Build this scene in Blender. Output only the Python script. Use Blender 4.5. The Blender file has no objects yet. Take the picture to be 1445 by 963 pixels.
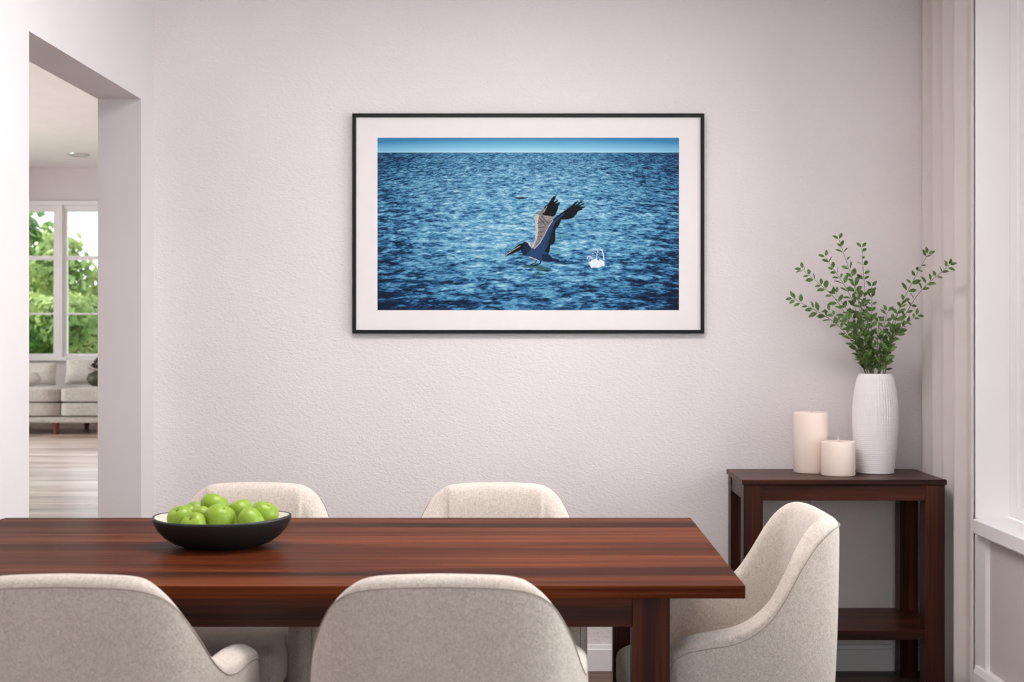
import bpy, bmesh, math, random
from mathutils import Vector, Matrix, noise
R = random.Random(7)
PI = math.pi
sc = bpy.context.scene
COL = sc.collection
F, VX, VY, EH = 1750.0, 785.0, 495.0, 1.24      # focal length in px, vanishing point, eye height

def at(px, py, y):
    s = F / y
    return Vector(((px - VX) / s, y, EH - (py - VY) / s))

# ------------------------------------------------------------------ materials
def new_mat(name):
    m = bpy.data.materials.new(name); m.use_nodes = True
    nt = m.node_tree
    b = nt.nodes['Principled BSDF']
    return m, nt, b

def N(nt, kind, **kw):
    n = nt.nodes.new(kind)
    for k, v in kw.items():
        if k in n.inputs: n.inputs[k].default_value = v
        else: setattr(n, k, v)
    return n

def ramp(nt, stops, interp='LINEAR'):
    n = nt.nodes.new('ShaderNodeValToRGB')
    el = n.color_ramp.elements
    n.color_ramp.interpolation = interp
    while len(el) < len(stops): el.new(0.5)
    for e, (p, c) in zip(el, stops):
        e.position = p; e.color = (c[0], c[1], c[2], 1)
    return n

def srgb(r, g, b):
    f = lambda c: ((c / 255 + 0.055) / 1.055) ** 2.4 if c > 10 else c / 255 / 12.92
    return (f(r), f(g), f(b))

def plain(name, col, rough=0.6, spec=0.5, bump=0, bscale=80, var=0.0, vscale=6, metallic=0, sss=0, sheen=0):
    m, nt, b = new_mat(name)
    b.inputs['Base Color'].default_value = (*col, 1)
    b.inputs['Roughness'].default_value = rough
    b.inputs['Specular IOR Level'].default_value = spec
    b.inputs['Metallic'].default_value = metallic
    if sheen: b.inputs['Sheen Weight'].default_value = sheen
    if sss:
        b.inputs['Subsurface Weight'].default_value = sss
        b.inputs['Subsurface Radius'].default_value = (0.03, 0.015, 0.008)
        b.inputs['Subsurface Scale'].default_value = 1.0
    tc = N(nt, 'ShaderNodeTexCoord')
    if var:
        n = N(nt, 'ShaderNodeTexNoise', Scale=vscale, Detail=4.0)
        nt.links.new(tc.outputs['Object'], n.inputs['Vector'])
        r = ramp(nt, [(0.3, tuple(c * (1 - var) for c in col)), (0.7, tuple(min(1, c * (1 + var)) for c in col))])
        nt.links.new(n.outputs['Fac'], r.inputs['Fac'])
        nt.links.new(r.outputs['Color'], b.inputs['Base Color'])
    if bump:
        n2 = N(nt, 'ShaderNodeTexNoise', Scale=bscale, Detail=3.0)
        nt.links.new(tc.outputs['Object'], n2.inputs['Vector'])
        bp = N(nt, 'ShaderNodeBump', Strength=bump, Distance=0.002)
        nt.links.new(n2.outputs['Fac'], bp.inputs['Height'])
        nt.links.new(bp.outputs['Normal'], b.inputs['Normal'])
    return m

def wood(name, dark, mid, light, along='X', rough=0.32, stretch=0.7, across=16, planks=None, spec=0.2):
    m, nt, b = new_mat(name)
    tc = N(nt, 'ShaderNodeTexCoord')
    mp = N(nt, 'ShaderNodeMapping')
    s = [across] * 3; s['XYZ'.index(along)] = stretch
    mp.inputs['Scale'].default_value = s
    nt.links.new(tc.outputs['Object'], mp.inputs['Vector'])
    n1 = N(nt, 'ShaderNodeTexNoise', Scale=1.0, Detail=5.0, Roughness=0.6, Distortion=0.4)
    nt.links.new(mp.outputs['Vector'], n1.inputs['Vector'])
    mp2 = N(nt, 'ShaderNodeMapping')
    s2 = [across * 9] * 3; s2['XYZ'.index(along)] = stretch * 3
    mp2.inputs['Scale'].default_value = s2
    nt.links.new(tc.outputs['Object'], mp2.inputs['Vector'])
    n2 = N(nt, 'ShaderNodeTexNoise', Scale=1.0, Detail=3.0)
    nt.links.new(mp2.outputs['Vector'], n2.inputs['Vector'])
    mx = N(nt, 'ShaderNodeMix', data_type='FLOAT')
    mx.inputs[0].default_value = 0.28
    nt.links.new(n1.outputs['Fac'], mx.inputs[2]); nt.links.new(n2.outputs['Fac'], mx.inputs[3])
    r = ramp(nt, [(0.36, dark), (0.5, mid), (0.63, light)])
    nt.links.new(mx.outputs[0], r.inputs['Fac'])
    out = r.outputs['Color']
    if planks:
        bk = N(nt, 'ShaderNodeTexBrick', Scale=1.0)
        bk.inputs['Color1'].default_value = (1, 1, 1, 1); bk.inputs['Color2'].default_value = (0.72, 0.72, 0.72, 1)
        bk.inputs['Mortar'].default_value = (0.25, 0.22, 0.2, 1)
        bk.inputs['Mortar Size'].default_value = 0.003
        bk.inputs['Brick Width'].default_value = planks[0]; bk.inputs['Row Height'].default_value = planks[1]
        nt.links.new(tc.outputs['Object'], bk.inputs['Vector'])
        mm = N(nt, 'ShaderNodeMix', data_type='RGBA', blend_type='MULTIPLY')
        mm.inputs[0].default_value = 1
        nt.links.new(out, mm.inputs[6]); nt.links.new(bk.outputs['Color'], mm.inputs[7])
        out = mm.outputs[2]
    nt.links.new(out, b.inputs['Base Color'])
    b.inputs['Roughness'].default_value = rough; b.inputs['Specular IOR Level'].default_value = spec
    bp = N(nt, 'ShaderNodeBump', Strength=0.12, Distance=0.001)
    nt.links.new(n2.outputs['Fac'], bp.inputs['Height'])
    nt.links.new(bp.outputs['Normal'], b.inputs['Normal'])
    return m

def fabric(name, col, col2, scale=150, bump=0.55):
    m, nt, b = new_mat(name)
    tc = N(nt, 'ShaderNodeTexCoord')
    n1 = N(nt, 'ShaderNodeTexNoise', Scale=scale, Detail=2.0, Distortion=1.6)
    n2 = N(nt, 'ShaderNodeTexNoise', Scale=scale * 5, Detail=1.0)
    for n in (n1, n2): nt.links.new(tc.outputs['Object'], n.inputs['Vector'])
    r = ramp(nt, [(0.35, col2), (0.62, col)])
    nt.links.new(n1.outputs['Fac'], r.inputs['Fac'])
    nt.links.new(r.outputs['Color'], b.inputs['Base Color'])
    ad = N(nt, 'ShaderNodeMath', operation='ADD')
    nt.links.new(n1.outputs['Fac'], ad.inputs[0]); nt.links.new(n2.outputs['Fac'], ad.inputs[1])
    bp = N(nt, 'ShaderNodeBump', Strength=bump, Distance=0.0015)
    nt.links.new(ad.outputs[0], bp.inputs['Height'])
    nt.links.new(bp.outputs['Normal'], b.inputs['Normal'])
    b.inputs['Roughness'].default_value = 0.92
    b.inputs['Specular IOR Level'].default_value = 0.15
    b.inputs['Sheen Weight'].default_value = 0.25
    b.inputs['Sheen Roughness'].default_value = 0.5
    return m

def glass_mat():
    m, nt, b = new_mat('window_glass')
    nt.nodes.remove(b)
    t = N(nt, 'ShaderNodeBsdfTransparent'); t.inputs['Color'].default_value = (0.96, 0.98, 0.98, 1)
    g = N(nt, 'ShaderNodeBsdfGlossy', Roughness=0.02)
    fr = N(nt, 'ShaderNodeFresnel', IOR=1.35)
    mx = N(nt, 'ShaderNodeMixShader')
    nt.links.new(fr.outputs[0], mx.inputs[0]); nt.links.new(t.outputs[0], mx.inputs[1]); nt.links.new(g.outputs[0], mx.inputs[2])
    nt.links.new(mx.outputs[0], nt.nodes['Material Output'].inputs['Surface'])
    return m

def plaster(name, col):
    m, nt, b = new_mat(name)
    tc = N(nt, 'ShaderNodeTexCoord')
    n1 = N(nt, 'ShaderNodeTexNoise', Scale=2.2, Detail=5.0)
    nt.links.new(tc.outputs['Object'], n1.inputs['Vector'])
    r = ramp(nt, [(0.3, tuple(c * 0.955 for c in col)), (0.7, col)])
    nt.links.new(n1.outputs['Fac'], r.inputs['Fac']); nt.links.new(r.outputs['Color'], b.inputs['Base Color'])
    mp = N(nt, 'ShaderNodeMapping'); mp.inputs['Rotation'].default_value = (0.3, 0.6, 0.4); mp.inputs['Scale'].default_value = (1, 1, 1.7)
    nt.links.new(tc.outputs['Object'], mp.inputs['Vector'])
    n2 = N(nt, 'ShaderNodeTexNoise', Scale=75.0, Detail=3.0, Distortion=0.8)
    nt.links.new(mp.outputs['Vector'], n2.inputs['Vector'])
    bp = N(nt, 'ShaderNodeBump', Strength=0.75, Distance=0.004)
    nt.links.new(n2.outputs['Fac'], bp.inputs['Height']); nt.links.new(bp.outputs['Normal'], b.inputs['Normal'])
    b.inputs['Roughness'].default_value = 0.85; b.inputs['Specular IOR Level'].default_value = 0.2
    return m

M = {}
M['wall'] = plaster('textured_plaster', (0.80, 0.745, 0.75))
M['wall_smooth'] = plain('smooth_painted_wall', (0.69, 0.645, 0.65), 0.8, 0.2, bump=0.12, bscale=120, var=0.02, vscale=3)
M['ceil'] = plain('ceiling_paint', (0.84, 0.80, 0.80), 0.9, 0.2, var=0.02)
M['trim'] = plain('white_trim_paint', (0.84, 0.82, 0.83), 0.45, 0.4, var=0.01)
M['panel'] = plain('recess_panel_tone', (0.60, 0.545, 0.53), 0.7, 0.3, bump=0.25, bscale=60, var=0.02)
M['curtain'] = plain('curtain_cloth', (0.63, 0.575, 0.55), 0.9, 0.1, bump=0.15, bscale=400, var=0.02, sheen=0.2)
D_, M_, L_ = srgb(30, 15, 9), srgb(74, 34, 18), srgb(116, 60, 33)
M['walnut_x'] = wood('walnut_grain_lengthwise', D_, M_, L_, 'X', rough=0.36, stretch=0.45, across=12, spec=0.012)
d2, m2, l2 = srgb(26, 11, 7), srgb(56, 24, 14), srgb(88, 42, 25)
M['walnut_rail'] = wood('walnut_grain_rail', d2, m2, l2, 'X', rough=0.38, across=20)
M['walnut_z'] = wood('walnut_grain_upright', d2, m2, l2, 'Z', rough=0.38, across=26)
M['walnut_y'] = wood('walnut_grain_side', d2, m2, l2, 'Y', rough=0.38, across=20)
M['floor'] = wood('brown_floorboards', srgb(70, 50, 40), srgb(108, 82, 66), srgb(140, 110, 90), 'X', rough=0.4, stretch=1.2, across=14, planks=(1.6, 0.14))
M['floor_pale'] = wood('pale_floorboards', srgb(138, 108, 92), srgb(214, 192, 180), srgb(240, 230, 224), 'X', rough=0.28, stretch=0.8, across=6, planks=(2.4, 0.42))
M['fabric'] = fabric('oatmeal_fabric', (0.66, 0.58, 0.52), (0.51, 0.44, 0.385))
M['seat_fabric'] = M['fabric']
M['piping'] = plain('seam_thread', (0.36, 0.30, 0.26), 0.9, 0.1, var=0.05)
M['leg'] = wood('dark_chair_leg', srgb(28, 16, 12), srgb(44, 25, 18), srgb(58, 34, 24), 'Z', rough=0.4)
M['frame'] = plain('black_frame', (0.006, 0.006, 0.006), 0.5, 0.25, var=0.1)
M['mat'] = plain('mat_board', (0.80, 0.755, 0.76), 0.9, 0.1, var=0.01, vscale=20)
M['mat_core'] = plain('mat_core', (0.95, 0.93, 0.93), 0.9, 0.1, var=0.01)
M['bowl_out'] = plain('matte_black_ceramic', (0.012, 0.012, 0.013), 0.42, 0.5, bump=0.05, var=0.1)
M['bowl_in'] = plain('cream_glaze', (0.72, 0.68, 0.60), 0.35, 0.5, var=0.03)
M['wax'] = plain('ivory_wax', (0.95, 0.80, 0.71), 0.5, 0.4, sss=0.10, var=0.015, vscale=8)
M['wax'].node_tree.nodes['Principled BSDF'].inputs['Subsurface Radius'].default_value = (0.02, 0.012, 0.007)
M['wick'] = plain('wick_cotton', (0.75, 0.68, 0.6), 0.9, 0.1, var=0.1)
M['vase'] = plain('white_bisque', (0.86, 0.83, 0.84), 0.7, 0.3, bump=0.1, bscale=300, var=0.01)
M['glass'] = glass_mat()
M['sofa'] = fabric('greige_sofa_linen', (0.52, 0.49, 0.45), (0.42, 0.39, 0.35), scale=30, bump=0.3)
M['pillow'] = fabric('pillow_linen', (0.66, 0.62, 0.58), (0.56, 0.52, 0.48), scale=30, bump=0.3)
M['sofa_leg'] = plain('russet_wood_leg', srgb(120, 62, 40), 0.4, 0.4, var=0.15)
M['olive'] = plain('olive_ceramic', srgb(66, 66, 44), 0.5, 0.4, var=0.1)
M['dark_leaf'] = plain('dark_dried_leaf', srgb(50, 36, 28), 0.7, 0.2, var=0.2)
M['lawn'] = plain('lawn', (0.10, 0.17, 0.04), 0.9, 0.1, var=0.4, vscale=2)
M['bark'] = plain('bark', (0.10, 0.07, 0.05), 0.9, 0.1, bump=0.6, bscale=20, var=0.3)
M['metal'] = plain('satin_metal', (0.6, 0.58, 0.56), 0.35, 0.5, metallic=0.8, var=0.02)

def leafy(name, c1, c2, scale=7, rough=0.5, transl=0.0):
    m, nt, b = new_mat(name)
    tc = N(nt, 'ShaderNodeTexCoord')
    n = N(nt, 'ShaderNodeTexNoise', Scale=scale, Detail=2.0)
    nt.links.new(tc.outputs['Object'], n.inputs['Vector'])
    r = ramp(nt, [(0.35, c1), (0.65, c2)])
    nt.links.new(n.outputs['Fac'], r.inputs['Fac']); nt.links.new(r.outputs['Color'], b.inputs['Base Color'])
    b.inputs['Roughness'].default_value = rough
    if transl:
        t = N(nt, 'ShaderNodeBsdfTranslucent'); nt.links.new(r.outputs['Color'], t.inputs['Color'])
        mx = N(nt, 'ShaderNodeMixShader'); mx.inputs[0].default_value = transl
        nt.links.new(b.outputs[0], mx.inputs[1]); nt.links.new(t.outputs[0], mx.inputs[2])
        nt.links.new(mx.outputs[0], nt.nodes['Material Output'].inputs['Surface'])
    return m
M['leaf'] = leafy('branch_leaf_green', srgb(56, 84, 36), srgb(104, 136, 66), 40, 0.5, 0.2)
M['stem'] = leafy('branch_stem', srgb(70, 84, 46), srgb(98, 100, 66), 20)
M['tree_a'] = leafy('tree_leaf_deep', (0.05, 0.13, 0.03), (0.20, 0.32, 0.08), 0.9, 0.7, 0.4)
M['tree_b'] = leafy('tree_leaf_yellow', (0.10, 0.20, 0.05), (0.42, 0.47, 0.18), 0.9, 0.7, 0.4)

def apple_mat():
    m, nt, b = new_mat('green_apple_skin')
    tc = N(nt, 'ShaderNodeTexCoord')
    n = N(nt, 'ShaderNodeTexNoise', Scale=28.0, Detail=3.0)
    nt.links.new(tc.outputs['Object'], n.inputs['Vector'])
    r = ramp(nt, [(0.3, srgb(100, 134, 20)), (0.7, srgb(144, 170, 44))])
    nt.links.new(n.outputs['Fac'], r.inputs['Fac'])
    v = N(nt, 'ShaderNodeTexVoronoi', Scale=260.0)
    nt.links.new(tc.outputs['Object'], v.inputs['Vector'])
    r2 = ramp(nt, [(0.10, (1, 1, 1)), (0.16, (0, 0, 0))])
    nt.links.new(v.outputs['Distance'], r2.inputs['Fac'])
    mx = N(nt, 'ShaderNodeMix', data_type='RGBA')
    nt.links.new(r2.outputs['Color'], mx.inputs[0]); nt.links.new(r.outputs['Color'], mx.inputs[6])
    mx.inputs[7].default_value = (*srgb(190, 212, 110), 1)
    nt.links.new(mx.outputs[2], b.inputs['Base Color'])
    b.inputs['Roughness'].default_value = 0.42
    b.inputs['Subsurface Weight'].default_value = 0.08
    b.inputs['Subsurface Radius'].default_value = (0.01, 0.012, 0.003)
    b.inputs['Subsurface Scale'].default_value = 0.5
    return m
M['apple'] = apple_mat()

# the sea print: x across, z up, in metres about the print's centre
PW = 426 / 365.0; PH = 244 / 365.0
def sea_mat():
    m, nt, b = new_mat('printed_sea')
    L = nt.links.new
    tc = N(nt, 'ShaderNodeTexCoord')
    sp = N(nt, 'ShaderNodeSeparateXYZ'); L(tc.outputs['Object'], sp.inputs[0])
    def math_(op, a, b2=None, clamp=False):
        n = N(nt, 'ShaderNodeMath', operation=op); n.use_clamp = clamp
        for i, v in enumerate((a, b2)):
            if v is None: continue
            if isinstance(v, (int, float)): n.inputs[i].default_value = v
            else: L(v, n.inputs[i])
        return n.outputs[0]
    hz = PH * (0.5 - 21 / 244.0)                       # height of the printed horizon
    dep = math_('SUBTRACT', hz, sp.outputs['Z'])       # below horizon
    dep = math_('MAXIMUM', dep, 0.0005)
    q = math_('ADD', dep, 0.10)
    vv = math_('LOGARITHM', q, 2.718)                  # waves get finer towards the horizon
    uu = math_('DIVIDE', sp.outputs['X'], q)
    def wave(su, sv, detail, dist, rough=0.6, off=0.0):
        c = N(nt, 'ShaderNodeCombineXYZ')
        L(math_('MULTIPLY', uu, su), c.inputs[0]); L(math_('MULTIPLY', vv, sv), c.inputs[1]); c.inputs[2].default_value = off
        n = N(nt, 'ShaderNodeTexNoise', Scale=1.0, Detail=detail, Roughness=rough, Distortion=dist)
        L(c.outputs[0], n.inputs['Vector']); return n.outputs['Fac']
    w1 = wave(6.5, 30, 4.0, 0.5, 0.65)
    w2 = wave(20, 85, 3.0, 0.8, 0.6, 3.0)
    w3 = wave(1.2, 7, 2.0, 0.3, 0.5, 7.0)
    s = math_('ADD', math_('MULTIPLY', w1, 0.50), math_('MULTIPLY', w2, 0.38))
    s = math_('ADD', s, math_('MULTIPLY', w3, 0.12))
    # the photographer's own brighter middle of the sea
    rx = math_('DIVIDE', sp.outputs['X'], PW * 0.5); rz = math_('DIVIDE', math_('SUBTRACT', sp.outputs['Z'], 0.02), PH * 0.5)
    rr = math_('ADD', math_('MULTIPLY', rx, rx), math_('MULTIPLY', rz, rz))
    s = math_('ADD', s, math_('SUBTRACT', 0.05, math_('MULTIPLY', rr, 0.078)))
    r = ramp(nt, [(0.40, srgb(8, 24, 50)), (0.458, srgb(26, 70, 112)), (0.502, srgb(64, 124, 164)), (0.565, srgb(108, 166, 194)), (0.65, srgb(180, 212, 222))])
    L(s, r.inputs['Fac'])
    skyf = math_('DIVIDE', math_('SUBTRACT', sp.outputs['Z'], hz), PH * 21 / 244.0, True)
    skyf = math_('ADD', skyf, math_('MULTIPLY', math_('MULTIPLY', rx, rx), 0.3), True)
    rs = ramp(nt, [(0.0, srgb(176, 214, 230)), (0.4, srgb(122, 184, 214)), (1.0, srgb(58, 126, 174))])
    L(skyf, rs.inputs['Fac'])
    isky = math_('GREATER_THAN', sp.outputs['Z'], hz)
    mx = N(nt, 'ShaderNodeMix', data_type='RGBA'); L(isky, mx.inputs[0]); L(r.outputs['Color'], mx.inputs[6]); L(rs.outputs['Color'], mx.inputs[7])
    L(mx.outputs[2], b.inputs['Base Color'])
    b.inputs['Roughness'].default_value = 0.75; b.inputs['Specular IOR Level'].default_value = 0.2
    return m
M['sea'] = sea_mat()
def ink(name, c): M[name] = plain(name, srgb(*c), 0.75, 0.2, var=0.18, vscale=90)
ink('ink_black', (14, 16, 22)); ink('ink_blue', (34, 62, 102)); ink('ink_navy', (20, 34, 62)); ink('ink_taupe', (122, 116, 116))
ink('ink_pale', (182, 178, 176)); ink('ink_splash', (214, 222, 232)); ink('ink_teal', (52, 92, 104)); ink('ink_seagreen', (92, 150, 168))

# ------------------------------------------------------------------ object helpers
def finish(name, bm, mat, parent=None, smooth=False, loc=None, bevel=0, subsurf=0, autosmooth=None):
    me = bpy.data.meshes.new(name)
    bmesh.ops.recalc_face_normals(bm, faces=bm.faces)
    bm.to_mesh(me); bm.free()
    mats = mat if isinstance(mat, (list, tuple)) else [mat]
    for m in mats: me.materials.append(m)
    if smooth:
        for p in me.polygons: p.use_smooth = True
    o = bpy.data.objects.new(name, me); COL.objects.link(o)
    if loc: o.location = loc
    if parent: o.parent = parent
    if bevel:
        b = o.modifiers.new('bevel', 'BEVEL'); b.width = bevel; b.segments = 3; b.limit_method = 'ANGLE'
        b.harden_normals = False
    if subsurf:
        s = o.modifiers.new('sub', 'SUBSURF'); s.levels = subsurf; s.render_levels = subsurf
    return o

def box(bm, x0, x1, y0, y1, z0, z1, mi=0):
    vs = [bm.verts.new((x, y, z)) for x in (x0, x1) for y in (y0, y1) for z in (z0, z1)]
    for f in ((0, 1, 3, 2), (4, 6, 7, 5), (0, 4, 5, 1), (2, 3, 7, 6), (0, 2, 6, 4), (1, 5, 7, 3)):
        bm.faces.new([vs[i] for i in f]).material_index = mi
    return vs

def boxes(*bs):
    bm = bmesh.new()
    for b in bs: box(bm, *b)
    return bm

def prism(bm, pts, axis, a, b):
    # pts 2D polygon, extruded along axis from a to b
    def v(p, t):
        return {'x': (t, p[0], p[1]), 'y': (p[0], t, p[1]), 'z': (p[0], p[1], t)}[axis]
    A = [bm.verts.new(v(p, a)) for p in pts]; B = [bm.verts.new(v(p, b)) for p in pts]
    bm.faces.new(A); bm.faces.new(B[::-1])
    n = len(pts)
    for i in range(n): bm.faces.new((A[i], A[(i + 1) % n], B[(i + 1) % n], B[i]))

def lathe(bm, prof, seg=48, centre=(0, 0), sx=1, sy=1, rf=None, mis=None):
    rings = []
    for k, (r, z) in enumerate(prof):
        if r < 1e-6: rings.append([bm.verts.new((centre[0], centre[1], z))]); continue
        ring = []
        for i in range(seg):
            a = 2 * PI * i / seg
            rr = r * (rf(a, z, k) if rf else 1)
            ring.append(bm.verts.new((centre[0] + rr * math.cos(a) * sx, centre[1] + rr * math.sin(a) * sy, z)))
        rings.append(ring)
    for k in range(len(rings) - 1):
        A, B = rings[k], rings[k + 1]
        for i in range(seg):
            j = (i + 1) % seg
            if len(A) == 1 and len(B) == 1: continue
            if len(A) == 1: f = bm.faces.new((A[0], B[i], B[j]))
            elif len(B) == 1: f = bm.faces.new((A[i], A[j], B[0]))
            else: f = bm.faces.new((A[i], A[j], B[j], B[i]))
            if mis: f.material_index = mis(k)

def tube(bm, pts, r, seg=8, taper=None, mi=0):
    pts = [Vector(p) for p in pts]; rings = []
    up = Vector((0.13, 0.21, 0.97)).normalized()
    for i, p in enumerate(pts):
        t = (pts[min(i + 1, len(pts) - 1)] - pts[max(i - 1, 0)]).normalized()
        a = t.cross(up)
        if a.length < 1e-3: a = t.cross(Vector((1, 0, 0)))
        a.normalize(); b = t.cross(a)
        rr = r if taper is None else r * (1 + (taper - 1) * i / (len(pts) - 1))
        rings.append([bm.verts.new(p + (a * math.cos(2 * PI * k / seg) + b * math.sin(2 * PI * k / seg)) * rr) for k in range(seg)])
    for A, B in zip(rings, rings[1:]):
        for k in range(seg):
            bm.faces.new((A[k], A[(k + 1) % seg], B[(k + 1) % seg], B[k])).material_index = mi
    bm.faces.new(rings[0]).material_index = mi; bm.faces.new(rings[-1][::-1]).material_index = mi

def catmull(pts, n):
    out = []
    P = [Vector(p) for p in pts]
    for i in range(len(P) - 1):
        p0 = P[i - 1] if i else P[0] * 2 - P[1]
        p1, p2 = P[i], P[i + 1]
        p3 = P[i + 2] if i + 2 < len(P) else P[-1] * 2 - P[-2]
        for k in range(n):
            t = k / n
            out.append(0.5 * ((2 * p1) + (p2 - p0) * t + (2 * p0 - 5 * p1 + 4 * p2 - p3) * t * t + (3 * p1 - p0 - 3 * p2 + p3) * t ** 3))
    out.append(P[-1]); return out

def tag(o, label=None, cat=None, group=None, kind=None):
    if label: o['label'] = label
    if cat: o['category'] = cat
    if group: o['group'] = group
    if kind: o['kind'] = kind
    return o

def thing(name, label, cat, loc=(0, 0, 0), rz=0, group=None):
    o = bpy.data.objects.new(name, None); COL.objects.link(o)
    o.empty_display_size = 0.05
    o.location = loc; o.rotation_euler = (0, 0, rz)
    return tag(o, label, cat, group)

def dup(root, loc=None, rz=None, label=None):
    c = root.copy(); COL.objects.link(c)
    if loc is not None: c.location = loc
    if rz is not None: c.rotation_euler = (0, 0, rz)
    if label: c['label'] = label
    for ch in [x for x in COL.objects if x.parent == root]:
        d = ch.copy(); COL.objects.link(d); d.parent = c
        for g in [x for x in COL.objects if x.parent == ch]:
            e = g.copy(); COL.objects.link(e); e.parent = d
    return c

def struct(name, bm, mat, **kw):
    o = finish(name, bm, mat, **kw); o['kind'] = 'structure'; return o

# ------------------------------------------------------------------ the room
BY = 4.81                    # back wall
LX, LXO = -1.562, -1.725     # left wall, both faces
RX, RXO = 1.437, 1.62        # right wall
CZ = 2.72                    # ceiling
NY = -2.2                    # wall behind the camera
OY0, OY1, OZ = 3.674, 4.665, 2.187
LZ, LCZ = 0.447, 3.157       # floor and ceiling of the living room, three steps up
FY = 13.0

struct('floor', boxes((LXO, RXO, NY - 0.15, BY + 0.15, -0.1, 0)), M['floor'])
struct('ceiling', boxes((LX, RXO, NY - 0.15, BY + 0.15, CZ, CZ + 0.15)), M['ceil'])
struct('wall_back', boxes((LX, RXO, BY, BY + 0.15, 0, CZ)), M['wall'])
bm = bmesh.new()
prism(bm, [(NY - 0.15, 0), (OY0, 0), (OY0, OZ), (OY1, OZ), (OY1, 0), (BY + 0.15, 0), (BY + 0.15, LCZ + 0.15), (NY - 0.15, LCZ + 0.15)], 'x', LXO, LX)
struct('wall_left', bm, M['wall_smooth'])

WY0, WY1, WZ0, WZ1 = 1.2, 4.25, 0.62, 2.5
PX = 1.453
struct('wall_right', boxes((PX, RXO, NY - 0.15, BY, 0, WZ0), (RX, RXO, WY1, BY, WZ0, CZ),
                           (RX, RXO, NY - 0.15, WY0, WZ0, CZ), (RX, RXO, WY0, WY1, WZ1, CZ),
                           (RX, PX, 4.155, BY, 0, WZ0), (RX, PX, NY, WY0 - 0.1, 0, WZ0)), M['trim'])
# recessed panel under the window, toned darker than the surrounding trim
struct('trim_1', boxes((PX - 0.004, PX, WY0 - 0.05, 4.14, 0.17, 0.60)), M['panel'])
bm = bmesh.new()
prism(bm, [(PX, 0), (1.424, 0), (1.424, 0.145), (1.432, 0.165), (PX, 0.165)], 'y', NY, 4.235)
struct('baseboard_right', bm, M['trim'])
bm = bmesh.new()
prism(bm, [(BY, 0), (BY - 0.016, 0), (BY - 0.016, 0.082), (BY - 0.011, 0.085), (BY - 0.009, 0.098), (BY, 0.1)], 'x', LX, RX)
struct('baseboard_back', bm, M['trim'])
bm = bmesh.new()
prism(bm, [(LX, 0), (LX + 0.016, 0), (LX + 0.016, 0.085), (LX + 0.008, 0.1), (LX, 0.1)], 'y', NY, OY0)
struct('baseboard_left', bm, M['trim'])
# wall behind the camera with a wide window
struct('wall_front', boxes((LX, RXO, NY - 0.15, NY, 0, 0.5), (LX, RXO, NY - 0.15, NY, 2.5, CZ), (LX, -1.2, NY - 0.15, NY, 0.5, 2.5), (1.2, RX, NY - 0.15, NY, 0.5, 2.5)), M['wall_smooth'])

# window in the right wall
w = bpy.data.objects.new('window_1', None); COL.objects.link(w); w['kind'] = 'structure'
FX0, FX1 = 1.553, 1.60
bm = bmesh.new()
ymid = 2.72
for y0, y1, z0, z1 in ((WY1 - 0.07, WY1, 0.668, WZ1), (WY0, WY0 + 0.07, 0.668, WZ1), (WY0 + 0.07, WY1 - 0.07, 0.668, 0.715), (WY0 + 0.07, WY1 - 0.07, WZ1 - 0.06, WZ1), (ymid - 0.05, ymid + 0.05, 0.715, WZ1 - 0.06)):
    box(bm, FX0, FX1, y0, y1, z0, z1)
finish('window_frame', bm, M['trim'], w, bevel=0.003)
for ya, yb in ((WY0 + 0.07, ymid - 0.05), (ymid + 0.05, WY1 - 0.07)):
    bm = bmesh.new(); za, zb = 0.715, WZ1 - 0.06; zm = (za + zb) / 2
    for y0, y1, z0, z1 in ((ya, ya + 0.045, za, zb), (yb - 0.045, yb, za, zb), (ya + 0.045, yb - 0.045, za, za + 0.05), (ya + 0.045, yb - 0.045, zb - 0.045, zb), (ya + 0.045, yb - 0.045, zm - 0.02, zm + 0.02)):
        box(bm, FX0 + 0.012, FX1 - 0.012, y0, y1, z0, z1)
    s = finish('sash', bm, M['trim'], w, bevel=0.002)
    finish('pane', boxes((1.574, 1.578, ya + 0.045, yb - 0.045, za + 0.05, zm - 0.02), (1.574, 1.578, ya + 0.045, yb - 0.045, zm + 0.02, zb - 0.045)), M['glass'], s)
bm = bmesh.new()
prism(bm, [(1.553, WY0 - 0.03), (1.414, WY0 - 0.03), (1.414, 4.21), (RX + 0.001, 4.21), (RX + 0.001, WY1), (1.553, WY1)], 'z', 0.62, 0.668)
finish('window_sill', bm, M['trim'], w, bevel=0.003)

# window behind the camera
w = bpy.data.objects.new('window_2', None); COL.objects.link(w); w['kind'] = 'structure'
bm = bmesh.new()
for x0, x1, z0, z1 in ((-1.2, -1.13, 0.5, 2.5), (1.13, 1.2, 0.5, 2.5), (-1.13, 1.13, 0.5, 0.57), (-1.13, 1.13, 2.43, 2.5), (-0.04, 0.04, 0.57, 2.43)):
    box(bm, x0, x1, NY - 0.1, NY - 0.05, z0, z1)
f_ = finish('window_frame', bm, M['trim'], w, bevel=0.003)
finish('pane', boxes((-1.13, -0.04, NY - 0.078, NY - 0.074, 0.57, 2.43), (0.04, 1.13, NY - 0.078, NY - 0.074, 0.57, 2.43)), M['glass'], f_)

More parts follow.
